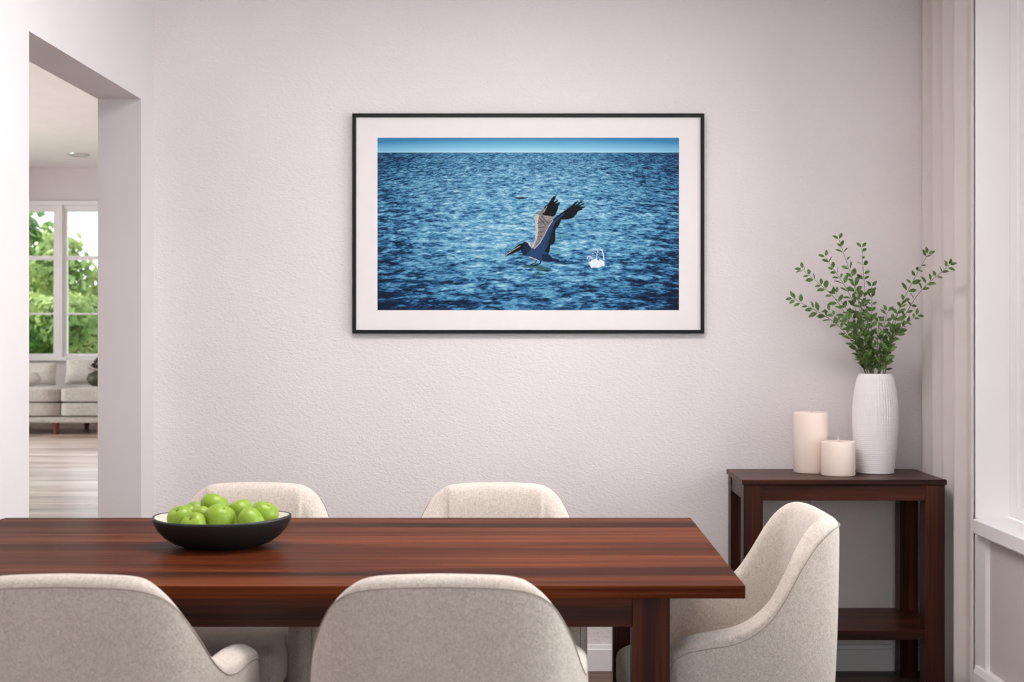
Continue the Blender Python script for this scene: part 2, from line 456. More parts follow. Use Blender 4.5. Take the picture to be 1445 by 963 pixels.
# ------------------------------------------------------------------ the living room
struct('floor_living', boxes((-8.0, LXO, 4.95, FY, 0.3, LZ), (-8.0, -2.6, 1.5, 4.95, 0.3, LZ), (-2.6, LXO, 1.5, 3.4, 0.3, LZ)), M['floor_pale'])
st = boxes((-2.01, LXO, 3.4, 4.95, 0, 0.149), (-2.3, -2.01, 3.4, 4.95, 0, 0.298), (-2.6, -2.3, 3.4, 4.95, 0, LZ - 0.001))
struct('floor_steps', st, M['floor_pale'])
struct('ceiling_living', boxes((-8.0, LXO, 1.35, FY + 0.15, LCZ, LCZ + 0.15)), M['ceil'])
struct('wall_living_front', boxes((-8.15, LXO, 1.35, 1.5, 0, LCZ)), M['wall_smooth'])
struct('wall_living_right', boxes((LXO, LXO + 0.15, BY + 0.15, FY, 0, LCZ)), M['wall_smooth'])
# unseen wide window added in its left wall to light the room
struct('wall_living_left', boxes((-8.15, -8.0, 1.5, 6.0, 0, LCZ), (-8.15, -8.0, 11.0, FY + 0.15, 0, LCZ), (-8.15, -8.0, 6.0, 11.0, 0, 0.9), (-8.15, -8.0, 6.0, 11.0, 2.85, LCZ)), M['wall_smooth'])
w = bpy.data.objects.new('added_window', None); COL.objects.link(w); w['kind'] = 'structure'
bm = boxes((-8.1, -8.05, 6.0, 6.07, 0.9, 2.85), (-8.1, -8.05, 10.93, 11.0, 0.9, 2.85), (-8.1, -8.05, 8.46, 8.54, 0.97, 2.78), (-8.1, -8.05, 6.07, 10.93, 0.9, 0.97), (-8.1, -8.05, 6.07, 10.93, 2.78, 2.85))
f_ = finish('window_frame', bm, M['trim'], w)
finish('pane', boxes((-8.077, -8.073, 6.07, 8.46, 0.97, 2.78), (-8.077, -8.073, 8.54, 10.93, 0.97, 2.78)), M['glass'], f_)

# far wall with its row of windows
sF = F / FY
zt, zb = EH + 205 / sF, EH - 9 / sF
xa, xb, pitch = -5.205 - 2 * 1.0, -5.205 + 2.0, 1.0
struct('wall_living_back', boxes((-8.0, xa, FY, FY + 0.15, 0, LCZ), (xb, LXO + 0.15, FY, FY + 0.15, 0, LCZ), (xa, xb, FY, FY + 0.15, 0, zb), (xa, xb, FY, FY + 0.15, zt, LCZ)), M['wall_smooth'])
w = bpy.data.objects.new('window_3', None); COL.objects.link(w); w['kind'] = 'structure'
bm = bmesh.new()
box(bm, xa - 0.06, xb + 0.06, FY - 0.03, FY, zt, zt + 0.045)           # head casing
box(bm, xa - 0.06, xb + 0.06, FY - 0.06, FY + 0.02, zb - 0.04, zb)     # stool
for k in range(5):
    x = xa + k * pitch
    box(bm, x - 0.035, x + 0.035, FY - 0.02, FY + 0.08, zb, zt)
box(bm, xa, xb, FY + 0.0, FY + 0.07, zt - 0.03, zt)
f_ = finish('window_frame', bm, M['trim'], w, bevel=0.004)
for k in range(4):
    x0, x1 = xa + k * pitch + 0.035, xa + (k + 1) * pitch - 0.035
    bm = bmesh.new(); a, b_ = zb, zt - 0.03
    zr = EH + 131 / sF; zr2 = EH + 52 / sF
    box(bm, x0, x0 + 0.035, FY + 0.01, FY + 0.05, a, b_); box(bm, x1 - 0.035, x1, FY + 0.01, FY + 0.05, a, b_)
    box(bm, x0 + 0.035, x1 - 0.035, FY + 0.01, FY + 0.05, b_ - 0.035, b_); box(bm, x0 + 0.035, x1 - 0.035, FY + 0.01, FY + 0.05, a, a + 0.035)
    box(bm, x0 + 0.035, x1 - 0.035, FY + 0.01, FY + 0.05, zr - 0.022, zr + 0.022)
    box(bm, x0 + 0.035, x1 - 0.035, FY + 0.02, FY + 0.04, zr2 - 0.009, zr2 + 0.009)
    s = finish('sash', bm, M['trim'], w)
    finish('pane', boxes((x0 + 0.035, x1 - 0.035, FY + 0.028, FY + 0.032, a + 0.035, zr2 - 0.009), (x0 + 0.035, x1 - 0.035, FY + 0.028, FY + 0.032, zr2 + 0.009, zr - 0.022), (x0 + 0.035, x1 - 0.035, FY + 0.028, FY + 0.032, zr + 0.022, b_ - 0.035)), M['glass'], s)

# recessed ceiling light
d = thing('ceiling_light', 'small round recessed downlight in the ceiling of the room beyond the opening', 'ceiling light', (-4.66, 12.1, LCZ))
bm = bmesh.new(); lathe(bm, [(0.10, 0), (0.10, -0.012), (0.082, -0.016), (0.078, -0.004), (0.078, 0)], 32)
finish('trim_ring', bm, M['metal'], d, smooth=True)
bm = bmesh.new(); lathe(bm, [(0, -0.006), (0.078, -0.006), (0.078, -0.001), (0, -0.001)], 32)
finish('lens', bm, M['trim'], d)

# ------------------------------------------------------------------ soft things
def pillow_mesh(wd, ht, th, seg=14, puff=0.6, seed=0):
    bm = bmesh.new(); g = {}
    for side in (1, -1):
        for i in range(seg + 1):
            for k in range(seg + 1):
                u, v = -1 + 2 * i / seg, -1 + 2 * k / seg
                e = max(0, (1 - abs(u) ** 2.6) * (1 - abs(v) ** 2.6)) ** puff
                pin = 1 - 0.05 * (1 - abs(u) ** 2) * abs(v) ** 4
                pin2 = 1 - 0.05 * (1 - abs(v) ** 2) * abs(u) ** 4
                edge = i in (0, seg) or k in (0, seg)
                key = (i, k, 0 if edge else side)
                if key in g: continue
                wr = 0.06 * noise.noise((u * 2 + seed, v * 2, side)) * e
                g[key] = bm.verts.new((u * wd / 2 * pin2, side * th / 2 * (e + wr) if not edge else 0, v * ht / 2 * pin))
        for i in range(seg):
            for k in range(seg):
                q = [(i, k), (i + 1, k), (i + 1, k + 1), (i, k + 1)]
                vs = [g.get((a, b, side)) or g[(a, b, 0)] for a, b in q]
                bm.faces.new(vs if side == 1 else vs[::-1])
    return bm

def soft_box(x0, x1, y0, y1, z0, z1, r=0.03, puff=0.012, n=10, p=6.0):
    bm = bmesh.new()
    bmesh.ops.create_cube(bm, size=2)
    bmesh.ops.subdivide_edges(bm, edges=bm.edges[:], cuts=n, use_grid_fill=True)
    hx, hy, hz = (x1 - x0) / 2, (y1 - y0) / 2, (z1 - z0) / 2
    c = Vector(((x0 + x1) / 2, (y0 + y1) / 2, (z0 + z1) / 2))
    for v in bm.verts:
        q = v.co.copy()
        inner = Vector((max(-1 + r / hx, min(1 - r / hx, q.x)) * hx, max(-1 + r / hy, min(1 - r / hy, q.y)) * hy, max(-1 + r / hz, min(1 - r / hz, q.z)) * hz))
        full = Vector((q.x * hx, q.y * hy, q.z * hz))
        dd = full - inner
        o = inner + (dd.normalized() * r if dd.length > 1e-9 else Vector())
        bl = (1 - q.x ** 2) * (1 - q.y ** 2)
        if q.z > 0.5: o.z += puff * bl
        v.co = c + o
    return bm

# sofa below the far windows
SF = 11.67
sofa = thing('sofa', 'pale greige backless sofa on wooden legs below the far windows', 'sofa', (-5.2, SF, LZ))
sx = -5.2; s0, s1 = -1.30, 1.21
seams = [-0.77 + 0.0, ]
finish('base', soft_box(s0, s1, 0.02, 0.95, 0.105, 0.172, 0.02, 0.0), M['sofa'], sofa, smooth=True)
finish('lower_cushion', soft_box(s0, 0.53 - 0.005, 0.0, 0.95, 0.172, 0.303, 0.02, 0.0), M['sofa'], sofa, smooth=True)
finish('lower_cushion', soft_box(0.53 + 0.005, s1, 0.0, 0.95, 0.172, 0.303, 0.02, 0.0), M['sofa'], sofa, smooth=True)
finish('seat_cushion', soft_box(s0, 0.53 - 0.005, -0.01, 0.95, 0.305, 0.438, 0.022, 0.012), M['sofa'], sofa, smooth=True)
finish('seat_cushion', soft_box(0.53 + 0.005, s1, -0.01, 0.95, 0.305, 0.438, 0.022, 0.012), M['sofa'], sofa, smooth=True)
for lx in (-1.2, -0.35, 0.46, 0.87, 1.15):
    for ly in (0.08, 0.85):
        bm = bmesh.new(); tube(bm, [(lx, ly, 0.12), (lx, ly, 0)], 0.032, 10, 0.65)
        finish('leg', bm, M['sofa_leg'], sofa)
P1 = at(60, 527, 12.25)
def pillow(label, px, pw, ptop, pbot, y, th, tilt, rz, roll=0, seed=0):
    s = F / y
    wd, ht = pw / s, (pbot - ptop) / s
    o = finish('throw_pillow', pillow_mesh(wd, ht, th, seed=seed), M['pillow'], smooth=True)
    o.location = at(px, (ptop + pbot) / 2, y)
    o.location.z = LZ + 0.449 + ht / 2 * math.cos(tilt) + 0.004
    o.rotation_euler = (tilt, roll, rz)
    return tag(o, label, 'pillow', 'throw pillows on the far sofa')
pillow('pale square pillow at the left end of the sofa, partly behind the small round one', 50, 60, 511, 543, 12.25, 0.14, -0.18, 0, seed=1)
pillow('beige square pillow right of centre on the sofa, behind the olive pot', 116, 46, 505, 543, 12.3, 0.14, -0.2, 0.12, seed=5)
bm = bmesh.new(); bmesh.ops.create_uvsphere(bm, u_segments=24, v_segments=16, radius=1)
for v in bm.verts: v.co = Vector((v.co.x * 0.115, v.co.y * 0.07, v.co.z * 0.075))
o = finish('bolster_pillow', bm, M['pillow'], smooth=True); o.location = at(41, 534, 11.98); o.location.z = LZ + 0.449 + 0.076
tag(o, 'small rounded pale pillow in front of the left square pillow', 'pillow')

pot = thing('pot', 'squat dark olive pot with dark brown dried leaves at right of sofa', 'pot', (at(139, 530, 12.0).x, 12.0, LZ + 0.451))
bm = bmesh.new(); lathe(bm, [(0, 0), (0.06, 0), (0.095, 0.03), (0.108, 0.07), (0.09, 0.115), (0.05, 0.135), (0.045, 0.145), (0.038, 0.145), (0.04, 0.13), (0, 0.12)], 32)
finish('body', bm, M['olive'], pot, smooth=True)
bm = bmesh.new()
for k in range(40):
    a, e = R.uniform(0, 2 * PI), R.uniform(0.2, 1.4)
    dv = Vector((math.cos(a) * math.cos(e), math.sin(a) * math.cos(e), math.sin(e)))
    c = Vector((0, 0, 0.14)) + dv * R.uniform(0.02, 0.10)
    u = dv.cross(Vector((0, 0, 1))).normalized(); L = 0.05
    vs = [bm.verts.new(c - dv * 0.01), bm.verts.new(c + dv * L / 2 + u * 0.016), bm.verts.new(c + dv * L), bm.verts.new(c + dv * L / 2 - u * 0.016)]
    bm.faces.new(vs)
finish('dried_leaves', bm, M['dark_leaf'], pot)

# ------------------------------------------------------------------ outdoors
struct('ground', boxes((-60, 60, FY + 0.3, 90, -0.12, -0.02)), M['lawn'])
def tree(x, y, h, rad, cz, nleaf, mat, label, size=0.11, seed=0, name='tree'):
    rr = random.Random(seed)
    t = thing(name, label, name, (x, y, -0.02), 0, 'trees beyond the far windows')
    bm = bmesh.new(); tube(bm, [(0, 0, 0), (0.05, 0, cz * 0.5), (0, 0.04, cz)], 0.12 + rad * 0.04, 10, 0.5)
    finish('trunk', bm, M['bark'], t)
    bm = bmesh.new()
    blobs = [(rr.uniform(-rad, rad) * 0.7, rr.uniform(-rad, rad) * 0.6, rr.uniform(-(h - cz) * 0.85, (h - cz) * 0.75), rr.uniform(0.35, 0.6) * rad) for _ in range(12)]
    for k in range(nleaf):
        bx, by, bz, br = blobs[k % 12]
        dv = Vector((rr.gauss(0, 1), rr.gauss(0, 1), rr.gauss(0, 1))).normalized()
        c = Vector((bx, by, cz + bz)) + dv * br * rr.uniform(0.55, 1.0)
        if c.z < 0.15: continue
        n = (dv + Vector((rr.gauss(0, .5), rr.gauss(0, .5), rr.gauss(0, .5)))).normalized()
        u = n.cross(Vector((rr.gauss(0, 1), rr.gauss(0, 1), rr.gauss(0, 1)))).normalized(); v = n.cross(u)
        s = size * rr.uniform(0.6, 1.3)
        bm.faces.new([bm.verts.new(c + u * s), bm.verts.new(c + v * s * 0.55), bm.verts.new(c - u * s), bm.verts.new(c - v * s * 0.55)])
    finish('crown', bm, mat, t)
    return t
tree(-10.3, 22, 5.2, 1.25, 2.9, 7000, M['tree_a'], 'tall dense green tree seen through the left panes of the far window', seed=1)
tree(-8.15, 19.5, 2.35, 0.9, 1.35, 8000, M['tree_b'], 'low yellow-green bushy tree seen through the right panes of the far window', seed=2, size=0.075)
tree(-10.2, 27, 3.8, 1.4, 1.9, 4200, M['tree_b'], 'light green round tree behind the low bushy tree', seed=3)
tree(-14.6, 30, 4.3, 2.4, 2.4, 3000, M['tree_a'], 'broad dark tree farthest back behind the tall dense one', seed=4, size=0.2)
tree(-10.0, 17.5, 1.5, 0.7, 0.8, 3500, M['tree_a'], 'low dark shrub close below the left panes of the far window', seed=5, size=0.10)
tree(-7.3, 24, 2.6, 1.2, 1.4, 5000, M['tree_a'], 'dark low shrub tree behind the yellow-green one', seed=6, size=0.13)

# ------------------------------------------------------------------ framed picture
YF = BY - 0.026
sP = F / YF
def pp(px, py, y=YF): return at(px, py, y)
c0 = pp(745.5, 315.5)
pic = thing('framed_picture', 'black framed print of a pelican over blue sea hung on back wall', 'picture', (c0.x, BY, c0.z))
def rel(px, py): p = pp(px, py); return (p.x - c0.x, p.z - c0.z)
x0, z1 = rel(497, 160); x1, z0 = rel(994, 471)
fw = 5.2 / sP
bm = bmesh.new()
for pts in ([(x0, z0), (x1, z0), (x1 - fw, z0 + fw), (x0 + fw, z0 + fw)], [(x1, z0), (x1, z1), (x1 - fw, z1 - fw), (x1 - fw, z0 + fw)],
            [(x1, z1), (x0, z1), (x0 + fw, z1 - fw), (x1 - fw, z1 - fw)], [(x0, z1), (x0, z0), (x0 + fw, z0 + fw), (x0 + fw, z1 - fw)]):
    prism(bm, pts, 'y', -0.026, -0.001)
finish('frame', bm, M['frame'], pic, bevel=0.0008)
ix0, iz1 = rel(532, 194); ix1, iz0 = rel(958.5, 438)
ym = -0.018
bm = bmesh.new()
X0, X1, Z0, Z1 = x0 + fw * 0.8, x1 - fw * 0.8, z0 + fw * 0.8, z1 - fw * 0.8
for b in ((X0, ix0, Z0, Z1), (ix1, X1, Z0, Z1), (ix0, ix1, Z0, iz0), (ix0, ix1, iz1, Z1)):
    box(bm, b[0], b[1], ym, ym + 0.003, b[2], b[3])
finish('mat_board', bm, M['mat'], pic)
pcx, pcz = (ix0 + ix1) / 2, (iz0 + iz1) / 2
pr = finish('print', boxes((-(ix1 - ix0) / 2 - 0.004, (ix1 - ix0) / 2 + 0.004, 0, 0.002, -(iz1 - iz0) / 2 - 0.004, (iz1 - iz0) / 2 + 0.004)), M['sea'], pic, loc=(pcx, ym + 0.003, pcz))

inks = ['ink_black', 'ink_blue', 'ink_navy', 'ink_taupe', 'ink_pale', 'ink_splash', 'ink_teal', 'ink_seagreen']
mids = {k: i for i, k in enumerate(inks)}
def Z(x, y):  # coordinates on the enlarged print -> print-local x, z
    px, py = 680 + x / 6.418, 250 + y / 6.418
    p = at(px, py, BY + ym)
    return p.x - c0.x - pcx, p.z - c0.z - pcz
lay = [0]
def poly(bm, pts, mat):
    lay[0] += 1
    y = -0.0001 - lay[0] * 0.000012
    f = bm.faces.new([bm.verts.new((Z(*p)[0], y, Z(*p)[1])) for p in pts]); f.material_index = mids[mat]
    return f
def stroke(bm, pts, w, mat):
    for a, b in zip(pts, pts[1:]):
        dx, dy = b[0] - a[0], b[1] - a[1]; l = math.hypot(dx, dy) or 1
        nx, ny = -dy / l * w / 2, dx / l * w / 2
        poly(bm, [(a[0] + nx, a[1] + ny), (b[0] + nx, b[1] + ny), (b[0] - nx, b[1] - ny), (a[0] - nx, a[1] - ny)], mat)
bm = bmesh.new()
def lens(cx, cy, w, h, mat, n=14, j=0.15):
    pts = []
    for k in range(n):
        a = 2 * PI * k / n; q = 1 + R.uniform(-j, j)
        pts.append((cx + w * math.cos(a) * q, cy + h * math.sin(a) * abs(math.sin(a)) ** 0.4 * q))
    poly(bm, pts, mat)
lens(590, 672, 150, 16, 'ink_seagreen'); lens(700, 680, 70, 14, 'ink_seagreen'); lens(250, 640, 60, 7, 'ink_seagreen'); lens(755, 525, 60, 10, 'ink_seagreen')
lens(470, 812, 110, 14, 'ink_teal'); lens(560, 835, 70, 18, 'ink_teal'); lens(520, 880, 60, 10, 'ink_teal'); lens(590, 850, 45, 8, 'ink_navy'); lens(450, 800, 70, 6, 'ink_navy')
lens(350, 190, 60, 10, 'ink_navy')
rp_ = finish('printed_ripples', bm, [M[k] for k in inks], pr); rp_['kind'] = 'stuff'
bm = bmesh.new()
far_wing = [(445, 640), (480, 570), (485, 480), (482, 400), (470, 370), (500, 330), (540, 300), (565, 270), (600, 240), (650, 168), (655, 175), (672, 168), (668, 190), (650, 225), (690, 202), (692, 212), (665, 240), (708, 228), (706, 245), (690, 265), (692, 280), (680, 310), (665, 345), (640, 380), (600, 450), (560, 530), (520, 590), (470, 650)]
poly(bm, far_wing, 'ink_taupe')
poly(bm, [(445, 640), (480, 570), (485, 480), (482, 400), (470, 370), (500, 335), (520, 345), (505, 400), (510, 480), (500, 560), (465, 640)], 'ink_pale')
poly(bm, [(565, 270), (600, 240), (650, 168), (655, 175), (672, 168), (668, 190), (650, 225), (690, 202), (692, 212), (665, 240), (708, 228), (706, 245), (690, 265), (692, 280), (680, 310), (665, 345), (640, 356), (600, 350), (560, 345), (545, 335), (572, 300)], 'ink_black')
for a in (((500, 420), (560, 400)), ((505, 460), (570, 450)), ((508, 500), (560, 495)), ((505, 545), (545, 535)), ((540, 350), (600, 420)), ((520, 370), (580, 440))): stroke(bm, a, 5, 'ink_navy')
for a in (((560, 352), (655, 372)), ((570, 375), (640, 385)), ((590, 262), (560, 320))): stroke(bm, a, 4, 'ink_pale')
near_wing = [(465, 655), (520, 600), (560, 530), (600, 450), (640, 385), (690, 345), (745, 305), (800, 270), (840, 230), (880, 205), (870, 222), (838, 262), (912, 207), (912, 220), (872, 256), (928, 232), (928, 245), (890, 266), (935, 264), (935, 273), (908, 285), (910, 298), (880, 305), (862, 320), (862, 335), (840, 350), (838, 365), (800, 378), (760, 385), (720, 385), (708, 410), (705, 430), (690, 450), (665, 480), (665, 520), (667, 570), (655, 600), (640, 612), (620, 605), (618, 640), (612, 680), (600, 692), (560, 680), (500, 665)]
poly(bm, near_wing, 'ink_black')
poly(bm, [(478, 655), (540, 590), (575, 520), (610, 450), (650, 392), (720, 340), (760, 312), (735, 345), (690, 385), (660, 420), (640, 470), (620, 530), (605, 590), (590, 640), (565, 672), (520, 668)], 'ink_blue')
stroke(bm, [(470, 655), (525, 598), (565, 528), (605, 448), (645, 388)], 6, 'ink_pale')
for a in (((620, 480), (600, 600)), ((600, 500), (570, 640)), ((645, 430), (640, 560))): stroke(bm, a, 5, 'ink_navy')
for a in (((498, 742), (488, 775), (440, 793)), ((538, 752), (526, 785), (465, 802))): stroke(bm, a, 9, 'ink_black')
poly(bm, [(360, 670), (380, 655), (440, 640), (470, 650), (540, 660), (600, 690), (640, 730), (700, 750), (700, 762), (660, 760), (610, 768), (560, 765), (520, 760), (480, 740), (430, 720), (390, 712), (365, 700)], 'ink_blue')
poly(bm, [(540, 700), (600, 700), (640, 735), (700, 750), (700, 762), (660, 762), (610, 770), (560, 766), (545, 740)], 'ink_navy')
stroke(bm, [(430, 722), (480, 742), (520, 760)], 7, 'ink_pale')
poly(bm, [(352, 640), (358, 612), (372, 593), (400, 580), (430, 590), (448, 605), (445, 640), (432, 662), (398, 712), (372, 706), (356, 680)], 'ink_navy')
poly(bm, [(392, 583), (412, 577), (435, 590), (450, 605), (444, 632), (430, 622), (418, 598)], 'ink_pale')
poly(bm, [(208, 710), (215, 700), (280, 655), (335, 608), (360, 600), (385, 612), (378, 640), (350, 662), (300, 684), (240, 710), (212, 718)], 'ink_black')
stroke(bm, [(222, 702), (285, 660), (350, 622)], 5, 'ink_pale')
poly(bm, [(207, 709), (218, 700), (228, 706), (214, 718)], 'ink_taupe')
finish('printed_pelican', bm, [M[k] for k in inks], pr)
bm = bmesh.new()
poly(bm, [(965, 770), (985, 765), (1000, 750), (1020, 745), (1040, 738), (1052, 755), (1080, 752), (1110, 760), (1112, 810), (1085, 808), (1060, 820), (1030, 818), (990, 822), (978, 795)], 'ink_splash')
stroke(bm, [(1070, 650), (1090, 665), (1100, 700), (1104, 750)], 8, 'ink_splash'); stroke(bm, [(955, 745), (958, 715), (985, 715), (1000, 745)], 6, 'ink_splash')
stroke(bm, [(1040, 745), (1042, 700), (1050, 660)], 4, 'ink_splash')
for _ in range(46):
    a = R.uniform(PI, 2 * PI); q = R.uniform(30, 150)
    x, y = 1045 + q * 0.62 * math.cos(a), 765 + q * math.sin(a)
    s = R.uniform(2, 5); poly(bm, [(x - s, y), (x, y - s), (x + s, y), (x, y + s)], 'ink_splash')
finish('printed_splash', bm, [M[k] for k in inks], pr)

# ------------------------------------------------------------------ dining table
TZ = 0.78
TY0, TY1 = F / 722, F / 513
TX0, TX1 = -1.515, 0.370
tcx, tcy = (TX0 + TX1) / 2, (TY0 + TY1) / 2
tab = thing('dining_table', 'long dark walnut dining table in the middle of the room', 'table', (tcx, tcy, 0))
hx, hy = (TX1 - TX0) / 2, (TY1 - TY0) / 2
finish('tabletop', boxes((-hx, hx, -hy, hy, TZ - 0.0255, TZ)), M['walnut_x'], tab, bevel=0.0015)
lg = 0.0745; li = 0.1445; ly = 0.035
for sx_, sy_ in ((-1, -1), (1, -1), (-1, 1), (1, 1)):
    xa_, xb_ = sorted((sx_ * (hx - li), sx_ * (hx - li - lg))); ya_, yb_ = sorted((sy_ * (hy - ly), sy_ * (hy - ly - lg)))
    finish('leg', boxes((xa_, xb_, ya_, yb_, 0, TZ - 0.026)), M['walnut_z'], tab, bevel=0.0015)
ax = hx - li - lg
za = TZ - 0.026 - 0.0635
for sy_ in (-1, 1):
    ya_, yb_ = sorted((sy_ * (hy - ly - 0.004), sy_ * (hy - ly - 0.028)))
    finish('apron', boxes((-ax, ax, ya_, yb_, za, TZ - 0.026)), M['walnut_rail'], tab, bevel=0.001)
ayy = hy - ly - lg
for sx_ in (-1, 1):
    xa_, xb_ = sorted((sx_ * (hx - li - 0.006), sx_ * (hx - li - 0.03)))
    finish('apron', boxes((xa_, xb_, -ayy, ayy, za, TZ - 0.026)), M['walnut_y'], tab, bevel=0.001)

# ------------------------------------------------------------------ upholstered chairs
def make_chair(kind):
    root = thing('dining_chair', '', 'chair')
    top = [(0, 0, .853), (.08, 0, .851), (.128, .003, .847), (.162, .010, .838), (.189, .022, .819), (.210, .041, .786), (.229, .067, .742), (.241, .100, .702)]
    if kind == 'side':
        top += [(.250, .15, .674), (.255, .21, .667), (.257, .28, .666), (.256, .34, .658), (.252, .385, .645), (.244, .415, .622)]
    else:
        top = [(0, 0, .843), (.08, .001, .843), (.138, .008, .844), (.176, .024, .843), (.204, .050, .834), (.224, .084, .808), (.239, .120, .764), (.248, .152, .712),
               (.254, .188, .660), (.257, .232, .622), (.257, .28, .600), (.256, .34, .590), (.252, .385, .580), (.244, .415, .562)]
    bot = [(0, .03), (.085, .03), (.15, .034), (.19, .046), (.215, .066), (.233, .092), (.244, .12), (.250, .15), (.254, .185), (.256, .235), (.257, .29), (.256, .34), (.252, .385), (.244, .415)]
    t3 = catmull(top, 3); b3 = catmull([(x, y, .27) for x, y in bot], 3)
    T = [Vector((-p.x, p.y, p.z)) for p in t3[:0:-1]] + t3
    B = [Vector((-p.x, p.y, p.z)) for p in b3[:0:-1]] + b3
    n = len(T)
    def section(i, shrink=0.0, push=0.0):
        a, b = B[max(i - 1, 0)], B[min(i + 1, n - 1)]
        tg = (b - a); tg.z = 0; tg.normalize()
        nn = Vector((-tg.y, tg.x, 0))                   # inward: to the left of travel, towards +y at the back
        P, Q = T[i], B[i]
        if nn.dot(Vector((0, 0.25, 0)) - Vector((Q.x, Q.y, 0))) < 0: nn = -nn
        arm = min(1, max(0, (P.y - 0.03) / 0.16))
        th = 0.060 + 0.004 * arm
        o = th * 0.5 * shrink
        side = tg if i > n // 2 else -tg
        hz = P.z - 0.27
        pts = []
        for v in (0, .2, .4, .6, .78, .9, .955):
            w_ = Q.lerp(P, v); w_.z = .27 + hz * v - 0.0
            if v > .85: w_.z = min(w_.z, P.z - 0.018 * (1 - v) / 0.1)
            bulge = 0.006 * math.sin(PI * v)
            pts.append(w_ - nn * bulge)
        for k in range(1, 6):
            a_ = PI * k / 6
            c = P + nn * (th / 2)
            pts.append(c - nn * (th / 2) * math.cos(a_) + Vector((0, 0, (th * 0.42) * math.sin(a_) - th * 0.42)))
        for v in (.93, .8, .6, .4, .2):
            w_ = Q.lerp(P, v); w_.z = .27 + hz * v
            if v > .85: w_.z = P.z - 0.035
            pad = 0.020 * (1 - v) + 0.008 * math.sin(PI * v)
            pts.append(w_ + nn * (th + pad))
        w_ = Q.copy(); pts.append(w_ + nn * (th + 0.02))
        if shrink or push:
            c = Q + nn * th * 0.5
            new = []
            for p in pts:
                rel_ = (p - c); across = rel_.dot(nn)
                q = p - nn * across * shrink + side * push
                if p.z > P.z - 0.12: q.z -= (0.03 * shrink) * max(0, (p.z - (P.z - 0.12)) / 0.12)
                new.append(q)
            pts = new
        return pts
    secs = [section(0, .85, .030), section(0, .55, .026), section(0, .22, .014)] + [section(i) for i in range(n)] + [section(n - 1, .22, .014), section(n - 1, .55, .026), section(n - 1, .85, .030)]
    bm = bmesh.new()
    rings = [[bm.verts.new(p) for p in s] for s in secs]
    m = len(rings[0])
    for A, Bq in zip(rings, rings[1:]):
        for k in range(m):
            bm.faces.new((A[k], A[(k + 1) % m], Bq[(k + 1) % m], Bq[k]))
    bm.faces.new(rings[0]); bm.faces.new(rings[-1][::-1])
    finish('shell', bm, M['fabric'], root, smooth=True, subsurf=1)
    # seam running just below the rim on the outside, then down the arm fronts
    pts = []
    for i in range(n):
        a, b = B[max(i - 1, 0)], B[min(i + 1, n - 1)]
        tg = (b - a); tg.z = 0; tg.normalize(); nn = Vector((-tg.y, tg.x, 0))
        if nn.dot(Vector((0, 0.25, 0)) - Vector((B[i].x, B[i].y, 0))) < 0: nn = -nn
        v = 1 - (0.019 + 0.014 * min(1, T[i].y / 0.2)) / (T[i].z - .27)
        p = B[i].lerp(T[i], v) - nn * (0.006 * math.sin(PI * v) + 0.0004); p.z = .27 + (T[i].z - .27) * v
        pts.append(p)
    e0, e1 = pts[0].copy(), pts[-1].copy()
    pre = [Vector((e0.x + .004, e0.y + 0.012, z)) for z in (.33, .42, .50)] ; post = [Vector((e1.x - .004, e1.y + 0.012, z)) for z in (.50, .42, .33)]
    bm = bmesh.new(); tube(bm, pre + pts + post, 0.0011, 6)
    finish('piping', bm, M['piping'], root, smooth=True)
    finish('seat', soft_box(-.175, .175, .075, .525, .355, .472, .038, .012, 12), M['fabric'], root, smooth=True)
    finish('seat_frame', soft_box(-.19, .19, .07, .43, .262, .35, .02, 0, 8), M['fabric'], root, smooth=True)
    for lx, l_y in ((-.155, .10), (.155, .10), (-.15, .39), (.15, .39)):
        bm = bmesh.new(); tube(bm, [(lx, l_y, .275), (lx * 1.06, l_y + (0.02 if l_y > .2 else -.02), 0)], .019, 12, .6)
        finish('leg', bm, M['leg'], root, smooth=True)
    return root
G = 'upholstered armchairs around the table'
ch = make_chair('side')
ch.location = (-0.198, 2.126, 0); ch['group'] = G
ch['label'] = 'oatmeal upholstered chair seen from behind, at centre near side of table'
dup(ch, (-0.856, 2.126, 0), 0, 'oatmeal upholstered chair cut off by lower left corner, near side of table')
dup(ch, (-0.885, 3.690, 0), PI, 'oatmeal chair on far side of table, behind the bowl of apples')
dup(ch, (-0.178, 3.690, 0), PI, 'oatmeal chair on far side of table, right below the picture')
cb = make_chair('head')
cb.location = (0.682, 3.10, 0); cb.rotation_euler = (0, 0, PI / 2 + 0.02); cb['group'] = G
cb['label'] = 'oatmeal upholstered chair at the right end of table, turned sideways'

# ------------------------------------------------------------------ bowl and apples
bc = (-0.786, 2.92)
bowl = thing('fruit_bowl', 'matte black oval bowl with cream inside on the dining table', 'bowl', (bc[0], bc[1], TZ))
def bowl_r(a, z, k): return 1
outer = [(0, 0.0), (.54, 0.0), (.57, .003), (.70, .010), (.84, .024), (.935, .040), (.985, .055), (1.0, .064), (1.0, .0675), (.985, .069)]
inner = [(.965, .0675), (.945, .060), (.88, .050), (.78, .0425), (.6, .036), (.3, .0335), (0, .033)]
bm = bmesh.new()
lathe(bm, outer + inner[:1], 64, sx=.16, sy=.136)
for v in bm.verts: v.co.z += 0.005 * (abs(v.co.x) / .16) ** 4 * (v.co.z / .069)
o_ = finish('bowl_body', bm, M['bowl_out'], bowl, smooth=True)
bm = bmesh.new()
lathe(bm, [(.985, .0685)] + inner, 64, sx=.16, sy=.136)
for v in bm.verts: v.co.z += 0.005 * (abs(v.co.x) / .16) ** 4 * (v.co.z / .069)
finish('inner_glaze', bm, M['bowl_in'], bowl, smooth=True)
